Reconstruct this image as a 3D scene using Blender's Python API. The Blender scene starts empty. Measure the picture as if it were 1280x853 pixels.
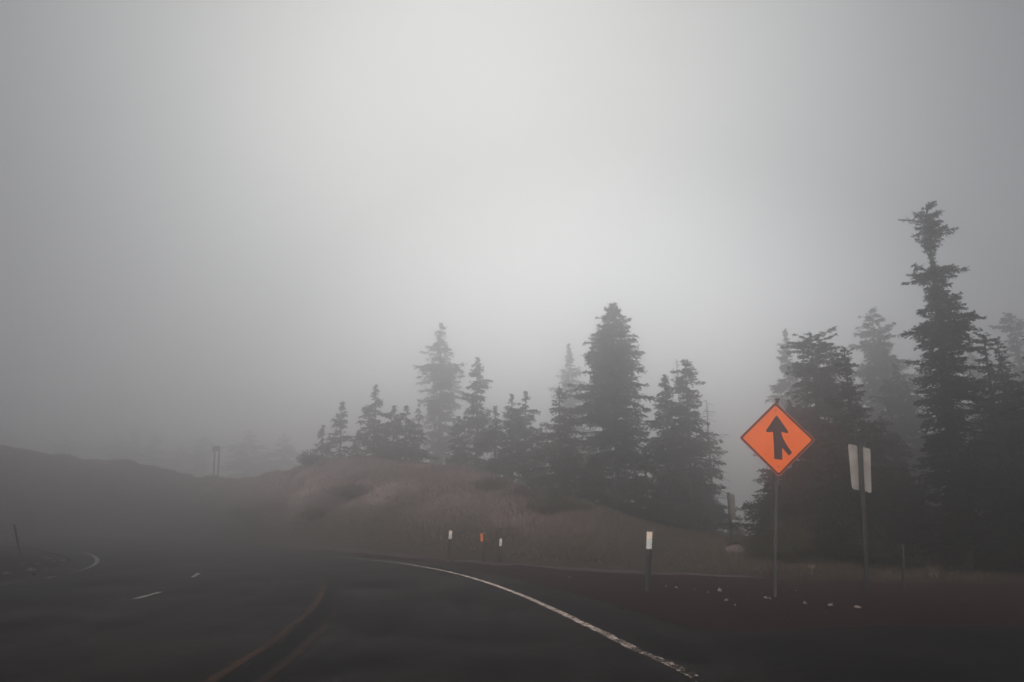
import bpy, bmesh, math, random
import numpy as np
from mathutils import Vector, Matrix

# ------------------------------------------------------------------ camera, world, sun, exposure
sc = bpy.context.scene
C = sc.collection
CAM_H, F, PITCH = 1.45, 924.0, math.radians(13.05)
cam_d = bpy.data.cameras.new('camera'); cam = bpy.data.objects.new('camera', cam_d); C.objects.link(cam)
cam.location = (0, 0, CAM_H); cam.rotation_euler = (math.pi/2 + PITCH, 0, 0)
cam_d.sensor_width = 36.0; cam_d.lens = F/1280*36.0; cam_d.clip_end = 3000; cam_d.clip_start = 0.05
sc.camera = cam

HAZE = 0.0265          # extinction per metre
SUN_EL, SUN_AZ = 32.0, 196.0   # soft light added in place of headlights, from behind and above the camera (azimuth clockwise from +Y)
w = bpy.data.worlds.new('World'); sc.world = w; w.use_nodes = True
nt = w.node_tree; N = nt.nodes; LK = nt.links
for n in list(N): N.remove(n)
out = N.new('ShaderNodeOutputWorld'); bg = N.new('ShaderNodeBackground'); bg2 = N.new('ShaderNodeBackground'); ad = N.new('ShaderNodeAddShader')
sky = N.new('ShaderNodeTexSky'); sky.sky_type = 'NISHITA'; sky.sun_disc = False
sky.sun_elevation = math.radians(SUN_EL); sky.sun_rotation = math.radians(SUN_AZ); sky.dust_density = 6; sky.air_density = 1.0
hs = N.new('ShaderNodeHueSaturation'); hs.inputs['Saturation'].default_value = 0.25
LK.new(sky.outputs[0], hs.inputs['Color']); LK.new(hs.outputs[0], bg.inputs[0]); bg.inputs[1].default_value = 0.05
# overcast cloud layer, brightest round one patch ahead and fading away from it
tc = N.new('ShaderNodeTexCoord'); dot = N.new('ShaderNodeVectorMath'); dot.operation = 'DOT_PRODUCT'
ge, ga = math.radians(32), math.radians(-2.5)
dot.inputs[1].default_value = (math.sin(ga)*math.cos(ge), math.cos(ga)*math.cos(ge), math.sin(ge))
LK.new(tc.outputs['Generated'], dot.inputs[0])
ac = N.new('ShaderNodeMath'); ac.operation = 'ARCCOSINE'; LK.new(dot.outputs['Value'], ac.inputs[0])
dv = N.new('ShaderNodeMath'); dv.operation = 'DIVIDE'; dv.inputs[1].default_value = math.pi; LK.new(ac.outputs[0], dv.inputs[0])
rp = N.new('ShaderNodeValToRGB'); LK.new(dv.outputs[0], rp.inputs[0]); rp.color_ramp.interpolation = 'B_SPLINE'
def G(v, t=(1, 1, 1)): return (v*t[0], v*t[1], v*t[2], 1)
cool = (1.0, .985, 1.04); grn = (1.0, 1.0, .95)
els = [(0.0, G(1.0, grn)), (0.07, G(.86, grn)), (0.14, G(.42, (1, 1, 1))), (0.20, G(.15, cool)), (0.27, G(.06, cool)), (0.45, G(.10, cool)), (1.0, G(.30, cool))]
cr = rp.color_ramp
while len(cr.elements) < len(els): cr.elements.new(0.5)
for e, (p, c) in zip(cr.elements, els): e.position = p; e.color = c
# second, lower glow: added, centred under the horizon ahead to brighten the low fog
d2 = N.new('ShaderNodeVectorMath'); d2.operation = 'DOT_PRODUCT'; LK.new(tc.outputs['Generated'], d2.inputs[0])
e2, a2 = math.radians(-5), math.radians(8); d2.inputs[1].default_value = (math.sin(a2)*math.cos(e2), math.cos(a2)*math.cos(e2), math.sin(e2))
m2 = N.new('ShaderNodeMapRange'); m2.interpolation_type = 'SMOOTHSTEP'; m2.inputs[1].default_value = math.cos(math.radians(34)); m2.inputs[2].default_value = 1.0
m2.inputs[3].default_value = 0.0; m2.inputs[4].default_value = .85; LK.new(d2.outputs['Value'], m2.inputs[0])
ad2 = N.new('ShaderNodeVectorMath'); ad2.operation = 'ADD'; LK.new(rp.outputs[0], ad2.inputs[0]); LK.new(m2.outputs[0], ad2.inputs[1])
cn = N.new('ShaderNodeTexNoise'); cn.inputs['Scale'].default_value = 2.2; cn.inputs['Detail'].default_value = 5; LK.new(tc.outputs['Generated'], cn.inputs['Vector'])
cm = N.new('ShaderNodeMapRange'); cm.inputs[1].default_value = .3; cm.inputs[2].default_value = .7; cm.inputs[3].default_value = .92; cm.inputs[4].default_value = 1.08; LK.new(cn.outputs['Fac'], cm.inputs[0])
sc2 = N.new('ShaderNodeVectorMath'); sc2.operation = 'SCALE'; LK.new(ad2.outputs[0], sc2.inputs[0]); LK.new(cm.outputs[0], sc2.inputs['Scale'])
LK.new(sc2.outputs[0], bg2.inputs[0]); bg2.inputs[1].default_value = 0.77
LK.new(bg.outputs[0], ad.inputs[0]); LK.new(bg2.outputs[0], ad.inputs[1]); LK.new(ad.outputs[0], out.inputs[0])

sd = bpy.data.lights.new('sun_for_headlights', 'SUN'); sd.energy = 1.5; sd.angle = math.radians(12); sd.color = (1, .93, .86)  # added behind the camera in place of headlights, to light the sign
so = bpy.data.objects.new('sun_for_headlights', sd); C.objects.link(so)
el, az = math.radians(SUN_EL), math.radians(SUN_AZ)
sdir = Vector((math.sin(az)*math.cos(el), math.cos(az)*math.cos(el), math.sin(el)))
so.rotation_euler = sdir.to_track_quat('Z', 'Y').to_euler(); so.location = sdir*50

vs = sc.view_settings
vs.view_transform = 'Standard'; vs.look = 'None'; vs.exposure = 0.0; vs.gamma = 1.0; vs.use_curve_mapping = False
sc.render.engine = 'CYCLES'
cy = sc.cycles
cy.max_bounces = 14; cy.diffuse_bounces = 2; cy.glossy_bounces = 2; cy.volume_bounces = 6; cy.transparent_max_bounces = 8
cy.use_denoising = True; cy.sample_clamp_indirect = 4.0

# ------------------------------------------------------------------ helpers
RNG = np.random.default_rng(7)
def ray(u, v):
    dx, dy = (u-640)/F, (426.5-v)/F
    return np.array([dx, math.cos(PITCH)-dy*math.sin(PITCH), math.sin(PITCH)+dy*math.cos(PITCH)])
def gp(u, v, z=0.0):
    d = ray(u, v); t = (z-CAM_H)/d[2]; return (d[0]*t, d[1]*t)
def at(u, v, Y):
    d = ray(u, v); t = Y/d[1]; return (d[0]*t, Y, CAM_H+d[2]*t)

def mesh_obj(name, verts, faces, mats, parent=None, loc=None, smooth=False, matidx=None):
    me = bpy.data.meshes.new(name)
    if isinstance(faces, np.ndarray):
        k = faces.shape[1]; V = np.asarray(verts, dtype=np.float32)
        me.vertices.add(len(V)); me.vertices.foreach_set('co', V.ravel())
        me.loops.add(faces.size); me.loops.foreach_set('vertex_index', faces.astype(np.int32).ravel())
        me.polygons.add(len(faces)); me.polygons.foreach_set('loop_start', np.arange(0, faces.size, k, dtype=np.int32))
        me.polygons.foreach_set('loop_total', np.full(len(faces), k, dtype=np.int32))
        if matidx is not None: me.polygons.foreach_set('material_index', np.asarray(matidx, dtype=np.int32))
        me.update(calc_edges=True); me.validate()
    else:
        me.from_pydata([tuple(map(float, v)) for v in verts], [], faces); me.update()
    if not isinstance(mats, (list, tuple)): mats = [mats]
    for m in mats: me.materials.append(m)
    if smooth: me.polygons.foreach_set('use_smooth', np.ones(len(me.polygons), dtype=bool))
    o = bpy.data.objects.new(name, me); C.objects.link(o)
    if parent: o.parent = parent
    if loc is not None: o.location = loc
    return o
def bm_obj(name, bm, mat, parent=None, loc=None, smooth=False):
    me = bpy.data.meshes.new(name); bm.normal_update(); bm.to_mesh(me); bm.free(); me.materials.append(mat)
    if smooth:
        for p in me.polygons: p.use_smooth = True
    o = bpy.data.objects.new(name, me); C.objects.link(o)
    if parent: o.parent = parent
    if loc is not None: o.location = loc
    return o
def tag(o, label=None, cat=None, group=None, kind=None):
    if label: o['label'] = label
    if cat: o['category'] = cat
    if group: o['group'] = group
    if kind: o['kind'] = kind
    return o
def empty(name, loc, rot=(0, 0, 0)):
    o = bpy.data.objects.new(name, None); C.objects.link(o); o.location = loc; o.rotation_euler = rot; o.empty_display_size = .1
    return o
def add_box(bm, c, s, bev=0.0):
    r = bmesh.ops.create_cube(bm, size=1, matrix=Matrix.Translation(c) @ Matrix.Diagonal((s[0], s[1], s[2], 1)))
    if bev:
        es = list({e for v in r['verts'] for e in v.link_edges})
        bmesh.ops.bevel(bm, geom=es, offset=bev, segments=2, affect='EDGES', profile=.5)
def add_cyl(bm, p0, p1, r0, r1=None, seg=10):
    p0, p1 = Vector(p0), Vector(p1); d = p1-p0; r1 = r0 if r1 is None else r1
    bmesh.ops.create_cone(bm, cap_ends=True, segments=seg, radius1=r0, radius2=r1, depth=d.length,
        matrix=Matrix.Translation((p0+p1)/2) @ d.to_track_quat('Z', 'Y').to_matrix().to_4x4())
def prism(bm, pts, y0, y1):
    """outline in the x-z plane made solid between y0 (front) and y1 (back)"""
    a = [bm.verts.new((p[0], y0, p[1])) for p in pts]; b = [bm.verts.new((p[0], y1, p[1])) for p in pts]
    f = bm.faces.new(a); g = bm.faces.new(b[::-1]); n = len(pts); f.normal_update(); g.normal_update()
    for i in range(n): bm.faces.new((a[i], b[i], b[(i+1) % n], a[(i+1) % n]))
    bmesh.ops.triangulate(bm, faces=[f, g], ngon_method='EAR_CLIP'); bmesh.ops.recalc_face_normals(bm, faces=bm.faces)
def spline(P, step=0.3):
    P = np.array(P, float); Q = np.vstack([2*P[0]-P[1], P, 2*P[-1]-P[-2]]); o = []
    for i in range(1, len(Q)-2):
        p0, p1, p2, p3 = Q[i-1:i+3]; n = max(2, int(np.linalg.norm(p2-p1)/step))
        for k in range(n):
            t = k/n; o.append(.5*((2*p1)+(-p0+p2)*t+(2*p0-5*p1+4*p2-p3)*t*t+(-p0+3*p1-3*p2+p3)*t**3))
    o.append(Q[-2]); return np.array(o)
def smooth01(t): t = np.clip(t, 0, 1); return t*t*(3-2*t)

def wav(x, y, s, seed=0):
    """cheap smooth noise, about -1..1"""
    r = np.random.default_rng(seed); v = 0
    for k in range(7):
        a = r.uniform(0, 2*np.pi); f = s*r.uniform(.5, 1.9); v = v+np.sin((x*np.cos(a)+y*np.sin(a))*f+r.uniform(0, 6.28)+1.3*np.sin((x*np.sin(a)-y*np.cos(a))*f*.7))
    return v/3.5

# ------------------------------------------------------------------ materials
def material(name, rough=.85, spec=.3):
    m = bpy.data.materials.new(name); m.use_nodes = True; n = m.node_tree.nodes
    b = n['Principled BSDF']; b.inputs['Roughness'].default_value = rough; b.inputs['Specular IOR Level'].default_value = spec
    return m, m.node_tree, b
def noise(t, scale, detail=4, rough=.6, vec=None):
    n = t.nodes.new('ShaderNodeTexNoise'); n.inputs['Scale'].default_value = scale; n.inputs['Detail'].default_value = detail; n.inputs['Roughness'].default_value = rough
    if vec is None: vec = t.nodes.new('ShaderNodeNewGeometry').outputs['Position']
    t.links.new(vec, n.inputs['Vector']); return n.outputs['Fac']
def ramp(t, fac, stops):
    r = t.nodes.new('ShaderNodeValToRGB'); t.links.new(fac, r.inputs[0]); e = r.color_ramp.elements
    while len(e) < len(stops): e.new(.5)
    for q, (p, c) in zip(e, stops): q.position = p; q.color = (*c, 1) if len(c) == 3 else c
    return r.outputs[0]
def mix(t, fac, a, b, mode='MIX'):
    m = t.nodes.new('ShaderNodeMix'); m.data_type = 'RGBA'; m.blend_type = mode
    if isinstance(fac, float): m.inputs[0].default_value = fac
    else: t.links.new(fac, m.inputs[0])
    for i, s in ((6, a), (7, b)):
        if isinstance(s, tuple): m.inputs[i].default_value = (*s, 1)
        else: t.links.new(s, m.inputs[i])
    return m.outputs[2]
def bump(t, b, h, strength=.4, dist=.02):
    n = t.nodes.new('ShaderNodeBump'); n.inputs['Strength'].default_value = strength; n.inputs['Distance'].default_value = dist
    t.links.new(h, n.inputs['Height']); t.links.new(n.outputs[0], b.inputs['Normal'])
def attr(t, name):
    a = t.nodes.new('ShaderNodeAttribute'); a.attribute_name = name; return a.outputs['Fac']
def mp(t, v, a, b, c=0., d=1.):
    n = t.nodes.new('ShaderNodeMapRange'); n.inputs[1].default_value = a; n.inputs[2].default_value = b; n.inputs[3].default_value = c; n.inputs[4].default_value = d
    t.links.new(v, n.inputs[0]); return n.outputs[0]
def mth(t, op, a, b):
    n = t.nodes.new('ShaderNodeMath'); n.operation = op
    for i, s in enumerate((a, b)):
        if isinstance(s, (int, float)): n.inputs[i].default_value = s
        else: t.links.new(s, n.inputs[i])
    return n.outputs[0]

def asphalt_nodes(t):
    big = ramp(t, noise(t, .28, 5, .6), [(.32, (.007, .006, .0066)), (.5, (.014, .0112, .0114)), (.68, (.027, .021, .0198))])
    st_ = t.nodes.new('ShaderNodeVectorMath'); st_.operation = 'MULTIPLY'; st_.inputs[1].default_value = (1.5, .10, 1); t.links.new(t.nodes.new('ShaderNodeNewGeometry').outputs['Position'], st_.inputs[0])
    big = mix(t, 1.0, big, ramp(t, noise(t, 1.0, 5, .6, st_.outputs[0]), [(.35, (.65,)*3), (.65, (1.45,)*3)]), 'MULTIPLY')
    big = mix(t, 1.0, big, ramp(t, noise(t, 5, 6, .75), [(.3, (.55,)*3), (.5, (1,)*3), (.7, (1.6,)*3)]), 'MULTIPLY')
    fine = ramp(t, noise(t, 55, 3, .8), [(.3, (.45,)*3), (.55, (1,)*3), (.72, (2.2,)*3)])
    c = mix(t, 1.0, big, fine, 'MULTIPLY')
    sp = ramp(t, noise(t, 130, 1, .5), [(.76, (0, 0, 0)), (.80, (.05, .042, .038))])
    return mix(t, 1.0, c, sp, 'ADD')
def make_asphalt():
    m, t, b = material('asphalt', .9, .05)
    c = asphalt_nodes(t); t.links.new(c, b.inputs['Base Color'])
    vor = t.nodes.new('ShaderNodeTexVoronoi'); vor.feature = 'DISTANCE_TO_EDGE'; vor.inputs['Scale'].default_value = .35
    g = t.nodes.new('ShaderNodeNewGeometry'); nz = t.nodes.new('ShaderNodeTexNoise'); nz.inputs['Scale'].default_value = 1.2; t.links.new(g.outputs['Position'], nz.inputs['Vector'])
    va = t.nodes.new('ShaderNodeVectorMath'); va.operation = 'ADD'; t.links.new(g.outputs['Position'], va.inputs[0]); t.links.new(nz.outputs['Color'], va.inputs[1]); t.links.new(va.outputs[0], vor.inputs['Vector'])
    crk = mp(t, vor.outputs['Distance'], .003, .012, .3, 1.)
    sx = t.nodes.new('ShaderNodeSeparateXYZ'); t.links.new(g.outputs['Position'], sx.inputs[0])   # lens vignette painted into the asphalt colour towards the right
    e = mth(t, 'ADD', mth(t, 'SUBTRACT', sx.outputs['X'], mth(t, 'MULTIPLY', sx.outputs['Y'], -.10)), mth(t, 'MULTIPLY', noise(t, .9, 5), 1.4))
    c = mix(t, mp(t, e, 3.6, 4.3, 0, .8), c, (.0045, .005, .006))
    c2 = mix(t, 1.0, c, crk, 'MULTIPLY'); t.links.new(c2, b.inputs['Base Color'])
    t.links.new(mp(t, noise(t, .5, 4), .35, .7, .6, .85), b.inputs['Roughness'])
    bump(t, b, noise(t, 70, 3, .8), .35, .01)
    return m
M = {}
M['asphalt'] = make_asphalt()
def make_paint(name, col, col2, w0, w1):
    m, t, b = material(name, .85, .12)
    f = noise(t, 26, 6, .8); st = noise(t, 3.0, 6, .75)
    k = mth(t, 'ADD', mth(t, 'MULTIPLY', f, .6), mth(t, 'MULTIPLY', st, .4))
    k = mth(t, 'SUBTRACT', k, attr(t, 'wear'))
    k = mp(t, k, w0, w1)
    pc = ramp(t, noise(t, 25, 3), [(.3, col2), (.65, col)])
    t.links.new(mix(t, k, asphalt_nodes(t), pc), b.inputs['Base Color'])
    return m
M['white_paint'] = make_paint('white_road_paint', (.95, .80, .70), (.55, .43, .38), .42, .47)
M['white_paint_dull'] = make_paint('dull_road_paint', (.45, .44, .43), (.22, .215, .21), .36, .45)
M['yellow_paint'] = make_paint('yellow_road_paint', (.13, .058, .026), (.035, .02, .013), .44, .56)
def make_tar():
    m, t, b = material('dark_tar', .8, .1)
    t.links.new(ramp(t, noise(t, 12, 5), [(.35, (.002, .002, .002)), (.7, (.005, .0045, .005))]), b.inputs['Base Color'])
    bump(t, b, noise(t, 60, 3), .3, .01)
    return m
M['tar'] = make_tar()
def make_terrain():
    m, t, b = material('terrain', .95, .1)
    n1, n2, n3 = noise(t, .45, 6, .65), noise(t, 2.6, 5, .7), noise(t, 26, 4, .8)
    grass = ramp(t, n1, [(.3, (.040, .034, .022)), (.5, (.062, .046, .034)), (.7, (.085, .064, .045))])
    grass = mix(t, mp(t, n2, .45, .62), grass, (.040, .042, .026))
    mound = ramp(t, n1, [(.3, (.11, .068, .074)), (.5, (.19, .125, .135)), (.68, (.33, .24, .225))])
    mound = mix(t, mp(t, n2, .5, .7, 0, .7), mound, (.055, .052, .040))
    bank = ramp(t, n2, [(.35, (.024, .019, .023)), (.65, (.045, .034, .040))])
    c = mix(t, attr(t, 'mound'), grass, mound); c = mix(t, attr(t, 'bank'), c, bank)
    red = ramp(t, n3, [(.3, (.013, .004, .006)), (.55, (.027, .009, .012)), (.75, (.05, .020, .022))])
    c = mix(t, attr(t, 'cinder'), c, red)
    c = mix(t, .55, c, mix(t, 1.0, c, ramp(t, n3, [(.25, (.3,)*3), (.5, (1,)*3), (.75, (1.9,)*3)]), 'MULTIPLY'))
    t.links.new(c, b.inputs['Base Color']); bump(t, b, n3, .8, .06)
    return m
M['terrain'] = make_terrain()
def simple(name, c0, c1, scale=8, rough=.8, spec=.3, metal=0., bmp=.2):
    m, t, b = material(name, rough, spec)
    oc = t.nodes.new('ShaderNodeTexCoord').outputs['Object']
    f = noise(t, scale, 4, .65, oc); t.links.new(ramp(t, f, [(.33, c0), (.67, c1)]), b.inputs['Base Color'])
    b.inputs['Metallic'].default_value = metal
    if bmp: bump(t, b, noise(t, scale*4, 3, .7, oc), bmp, .01)
    return m
M['needles'] = simple('needles', (.010, .013, .011), (.028, .032, .026), .7, .8, .1, 0, 0)
M['needles_warm'] = simple('needles_brownish', (.022, .018, .016), (.045, .036, .030), .7, .8, .1, 0, 0)
M['bark'] = simple('bark', (.018, .015, .014), (.045, .038, .035), 6, .95, .1, 0, .6)
M['dead_wood'] = simple('dead_wood', (.09, .08, .078), (.20, .185, .18), 5, .95, .1)
M['olive_leaf'] = simple('olive_leaf', (.035, .036, .014), (.075, .07, .025), 5, .9, .1, 0, 0)
M['twig'] = simple('twig', (.04, .028, .026), (.10, .07, .062), 5, .95, .1, 0, 0)
M['stone'] = simple('stone', (.12, .09, .085), (.28, .22, .20), 5, .95, .2, 0, .6)
M['pale_stone'] = simple('pale_stone', (.10, .07, .068), (.24, .18, .165), 9, .9, .2, 0, .5)
M['dark_plastic'] = simple('dark_plastic', (.006, .006, .007), (.016, .015, .016), 12, .5, .4, 0, 0)
M['steel'] = simple('galvanized_steel', (.028, .028, .030), (.07, .07, .074), 10, .5, .5, .4, .1)
M['dark_steel'] = simple('dark_steel', (.010, .010, .012), (.026, .025, .028), 10, .5, .4, .2, .1)
M['orange'] = simple('orange_sheeting', (.94, .135, .0003), (1.0, .16, .0005), 3, .45, .4, 0, 0)
M['orange_rim'] = simple('orange_rim', (.55, .12, .05), (.70, .17, .08), 6, .5, .4, 0, 0)
M['black_film'] = simple('black_film', (.010, .008, .010), (.018, .014, .018), 5, .5, .3, 0, 0)
M['sign_back'] = simple('weathered_aluminium', (.26, .235, .22), (.50, .47, .43), 2.6, .5, .4, .1, .1)
M['white_sheet'] = simple('white_sheeting', (.62, .62, .60), (.78, .78, .75), 20, .4, .5, 0, 0)
M['headlit_sheet'] = simple('headlit_white_sheeting', (.95, .74, .62), (1.0, .82, .70), 20, .4, .5, 0, 0)  # white sheeting with warm headlight glow painted into its colour
M['amber_sheet'] = simple('amber_sheeting', (.75, .16, .03), (.95, .25, .06), 20, .4, .5, 0, 0)
def make_blades():
    m, t, b = material('dry_blades', .95, .05)
    r = t.nodes.new('ShaderNodeNewGeometry').outputs['Random Per Island']
    n = noise(t, .5, 4)
    a = ramp(t, r, [(0, (.035, .036, .020)), (.4, (.07, .052, .036)), (.8, (.12, .09, .065)), (1, (.18, .14, .11))])
    c = ramp(t, r, [(0, (.05, .05, .036)), (.3, (.15, .095, .10)), (.75, (.24, .155, .16)), (1, (.38, .29, .24))])
    t.links.new(mix(t, attr(t, 'mound'), a, c), b.inputs['Base Color']); return m
M['blades'] = make_blades()

# ------------------------------------------------------------------ road outlines (metres, on the ground plane)
outer_edge = spline([(60, -40), (58, 8.6), (25, 9.2), gp(1280, 783), gp(1090, 783), gp(980, 787), gp(880, 788), gp(800, 765), gp(700, 738), gp(620, 718), gp(560, 707), gp(500, 700),
                     gp(420, 693), gp(350, 687), gp(270, 679), gp(200, 673.5), gp(100, 670.5), gp(0, 668.5), (-60, 58), (-130, 62)], 1.4)
inner_edge = spline([(-12.2, -40), (-12.2, 5), gp(0, 727), gp(40, 717), gp(70, 710), gp(88, 702), gp(80, 695), gp(50, 688), gp(0, 683), (-45, 43), (-75, 47), (-130, 50)], 1.4)
road_poly = np.vstack([outer_edge, inner_edge[::-1]])
def inside_poly(x, y, P):
    c = np.zeros(x.shape, bool); n = len(P); j = n-1
    for i in range(n):
        xi, yi, xj, yj = *P[i], *P[j]
        if yi != yj:
            c ^= ((yi > y) != (yj > y)) & (x < (xj-xi)*(y-yi)/(yj-yi)+xi)
        j = i
    return c
def dist_poly(x, y, P):
    d = np.full(x.shape, 1e9)
    for i in range(len(P)):
        a = P[i]; b = P[(i+1) % len(P)]; ab = b-a; L = ab@ab+1e-9
        t = np.clip(((x-a[0])*ab[0]+(y-a[1])*ab[1])/L, 0, 1)
        d = np.minimum(d, (x-a[0]-t*ab[0])**2+(y-a[1]-t*ab[1])**2)
    return np.sqrt(d)

# ------------------------------------------------------------------ terrain height
crest = [(-350, 505, 60), (-150, 533, 59), (0, 558, 57), (100, 574, 55), (200, 589, 52), (270, 600, 49), (300, 600, 48), (335, 592, 45), (380, 580, 43), (430, 573, 40), (500, 576, 38), (560, 582, 36),
         (620, 598, 34), (660, 614, 32.5), (740, 636, 31), (800, 656, 29), (860, 668, 28), (900, 674, 28), (1000, 678, 28), (1100, 681, 28), (1280, 683, 28), (1500, 686, 28)]
ca = np.array([at(u, v, Y)[0]/Y for u, v, Y in crest]); cY = np.array([c[2] for c in crest], float); cZ = np.array([at(*c)[2] for c in crest])
edge = [(-350, 664), (0, 667), (200, 671.5), (350, 684), (500, 696), (600, 704), (700, 711), (840, 718.5), (960, 723), (1100, 728), (1500, 735)]
ea = np.array([gp(*e)[0]/gp(*e)[1] for e in edge]); eY = np.array([gp(*e)[1] for e in edge])
# smooth the tables
aa = np.linspace(-1.3, 1.3, 521)
def tab(xs, ys):
    v = np.interp(aa, xs, ys); k = np.hanning(15); k /= k.sum(); return np.convolve(np.pad(v, 7, 'edge'), k, 'valid')
tY, tZ, tE = tab(ca, cY), tab(ca, cZ), tab(ea, eY)
def params(x, y):
    a = np.clip(x/np.maximum(y, .5), -1.25, 1.25); a = np.where(y < .5, np.sign(x)*1.25, a)
    return a, np.interp(a, aa, tE), np.interp(a, aa, tY), np.interp(a, aa, tZ)
def height(x, y):
    x = np.asarray(x, float); y = np.asarray(y, float)
    a, Ye, Yc, Zc = params(x, y)
    t = (y-Ye)/(Yc-Ye)
    up = Zc*(1-(1-np.clip(t, 0, 1))**1.5)
    slope = np.interp(a, [-.5, -.25, .05, .3], [.02, .08, .22, .30])
    dn = Zc - slope*np.maximum(y-Yc, 0)
    dn = np.maximum(dn, np.interp(a, [-.4, -.1, .2], [2., 0., -7.]))
    z = np.where(t < 1, up, np.where(y > Yc, np.where(Yc < y, dn, up), up))
    rise = smooth01((y-Ye)/6)
    md = np.interp(Zc, [.5, 3], [.3, 1])
    z = z + rise*md*(.24*wav(x, y, .45, 3)+.15*wav(x, y, 1.4, 4)+.05*wav(x, y, 4, 6)) + .02*wav(x, y, 2.5, 5)
    ins = inside_poly(x, y, road_poly); d = dist_poly(x, y, road_poly)
    out_f = smooth01(d/1.2)
    z = z*np.where(ins, 0, out_f) - .03
    isl = (x < -9) & (y < 45) & ~ins & (y < Ye-1)          # verge inside the bend
    z = z + np.where(isl, .22*smooth01(d/3), 0)
    return np.where(ins, -.05, z+.02*smooth01(d/.5))

def axis(lo, a, b, hi, fine, grow=1.18, mx=40):
    mid = list(np.arange(a, b+1e-6, fine)); L = []; s = fine; p = a
    while p > lo: s = min(s*grow, mx); p -= s; L.append(p)
    R = []; s = fine; p = mid[-1]
    while p < hi: s = min(s*grow, mx); p += s; R.append(p)
    return np.array(L[::-1]+mid+R)
xs = axis(-600, -34, 26, 600, .22, 1.12); ys = axis(-120, 7, 52, 700, .22, 1.12)
X, Y = np.meshgrid(xs, ys); sh = X.shape; X, Y = X.ravel(), Y.ravel()
Z = height(X, Y)
ZG = Z.reshape(sh)
def hgrid(x, y):
    x = np.asarray(x, float); y = np.asarray(y, float)
    i = np.clip(np.searchsorted(xs, x)-1, 0, len(xs)-2); j = np.clip(np.searchsorted(ys, y)-1, 0, len(ys)-2)
    u = (x-xs[i])/(xs[i+1]-xs[i]); v = (y-ys[j])/(ys[j+1]-ys[j])
    return (ZG[j, i]*(1-u)+ZG[j, i+1]*u)*(1-v)+(ZG[j+1, i]*(1-u)+ZG[j+1, i+1]*u)*v
def hz(x, y): return float(hgrid(x, y))
nx = len(xs); idx = np.arange(len(X)).reshape(sh)
Fq = np.stack([idx[:-1, :-1], idx[:-1, 1:], idx[1:, 1:], idx[1:, :-1]], -1).reshape(-1, 4)
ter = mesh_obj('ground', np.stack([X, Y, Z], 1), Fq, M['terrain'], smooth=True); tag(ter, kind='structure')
def zones(X, Y):
    a, Ye, Yc, Zc = params(X, Y)
    cinder = smooth01((Ye-Y+.25*wav(X, Y, 1.7, 9))/.35+.5)
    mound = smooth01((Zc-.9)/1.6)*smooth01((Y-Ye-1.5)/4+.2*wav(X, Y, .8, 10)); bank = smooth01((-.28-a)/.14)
    return cinder, mound, bank
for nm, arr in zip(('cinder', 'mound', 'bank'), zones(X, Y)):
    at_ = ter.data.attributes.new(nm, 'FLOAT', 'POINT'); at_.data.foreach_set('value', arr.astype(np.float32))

# road slab
bm = bmesh.new()
vs_ = [bm.verts.new((p[0], p[1], 0)) for p in road_poly]
es_ = [bm.edges.new((vs_[i], vs_[(i+1) % len(vs_)])) for i in range(len(vs_))]
r = bmesh.ops.triangle_fill(bm, use_beauty=True, use_dissolve=False, edges=es_, normal=(0, 0, 1))
bmesh.ops.recalc_face_normals(bm, faces=bm.faces)
for f in bm.faces:
    if f.normal.z < 0: f.normal_flip()
lo = [bm.verts.new((p[0], p[1], -.09)) for p in road_poly]
for i in range(len(vs_)):
    j = (i+1) % len(vs_); bm.faces.new((vs_[i], lo[i], lo[j], vs_[j]))
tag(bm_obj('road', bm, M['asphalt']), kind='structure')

def strip(name, pts, width, mat, z=.004, wear=None, jag=.0, step=.25, lat=3, seed=1):
    P = spline(pts, step); T = np.gradient(P, axis=0); T /= np.linalg.norm(T, axis=1)[:, None]; Nn = np.stack([-T[:, 1], T[:, 0]], 1)
    rr = np.random.default_rng(seed); n = len(P); wv = width if np.ndim(width) else [width]*2
    W = np.interp(np.linspace(0, 1, n), np.linspace(0, 1, len(wv)), wv)
    rows = []
    for k in range(lat+1):
        s = k/lat-.5; j = rr.normal(0, jag, n) if k in (0, lat) else 0
        rows.append(P+Nn*(W*s+j)[:, None])
    V = np.stack(rows, 1).reshape(-1, 2); V = np.column_stack([V, np.full(len(V), z)])
    fs = np.array([(i*(lat+1)+k, (i+1)*(lat+1)+k, (i+1)*(lat+1)+k+1, i*(lat+1)+k+1) for i in range(n-1) for k in range(lat)])
    o = mesh_obj(name, V, fs[:, ::-1], mat)
    wr = np.interp(np.linspace(0, 1, n), np.linspace(0, 1, len(wear)), wear) if wear else np.zeros(n)
    A = o.data.attributes.new('wear', 'FLOAT', 'POINT'); A.data.foreach_set('value', np.repeat(wr, lat+1).astype(np.float32))
    tag(o, kind='structure'); return o
G2 = lambda *ps: [gp(*p) for p in ps]
strip('tar_seam', G2((655, 742), (700, 756), (760, 778), (835, 806), (880, 830)), [.12, .45, .55, .45, .2], M['tar'], .004, jag=.05)
strip('edge_line', G2((900, 866), (845, 834.5), (800, 815), (750, 790), (700, 766), (660, 748), (620, 732.5), (580, 720), (540, 711), (500, 704.5), (450, 699), (400, 695), (350, 690.5)),
      [.13, .12, .11, .10, .09, .08, .07, .06], M['white_paint'], .006, wear=[.13, .06, .04, .02, .0, .02, .04, .06, .09, .16], jag=.008, step=.12)
yl = G2((240, 868), (266, 851), (312, 821), (341, 803), (380, 772), (397, 750), (402, 733), (394, 720), (372, 711), (330, 703), (270, 696))
yr = G2((300, 874), (332, 849), (357, 830), (380, 810), (394, 797), (411, 778), (422, 758), (426, 736), (417, 721), (393, 711), (340, 702))
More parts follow.
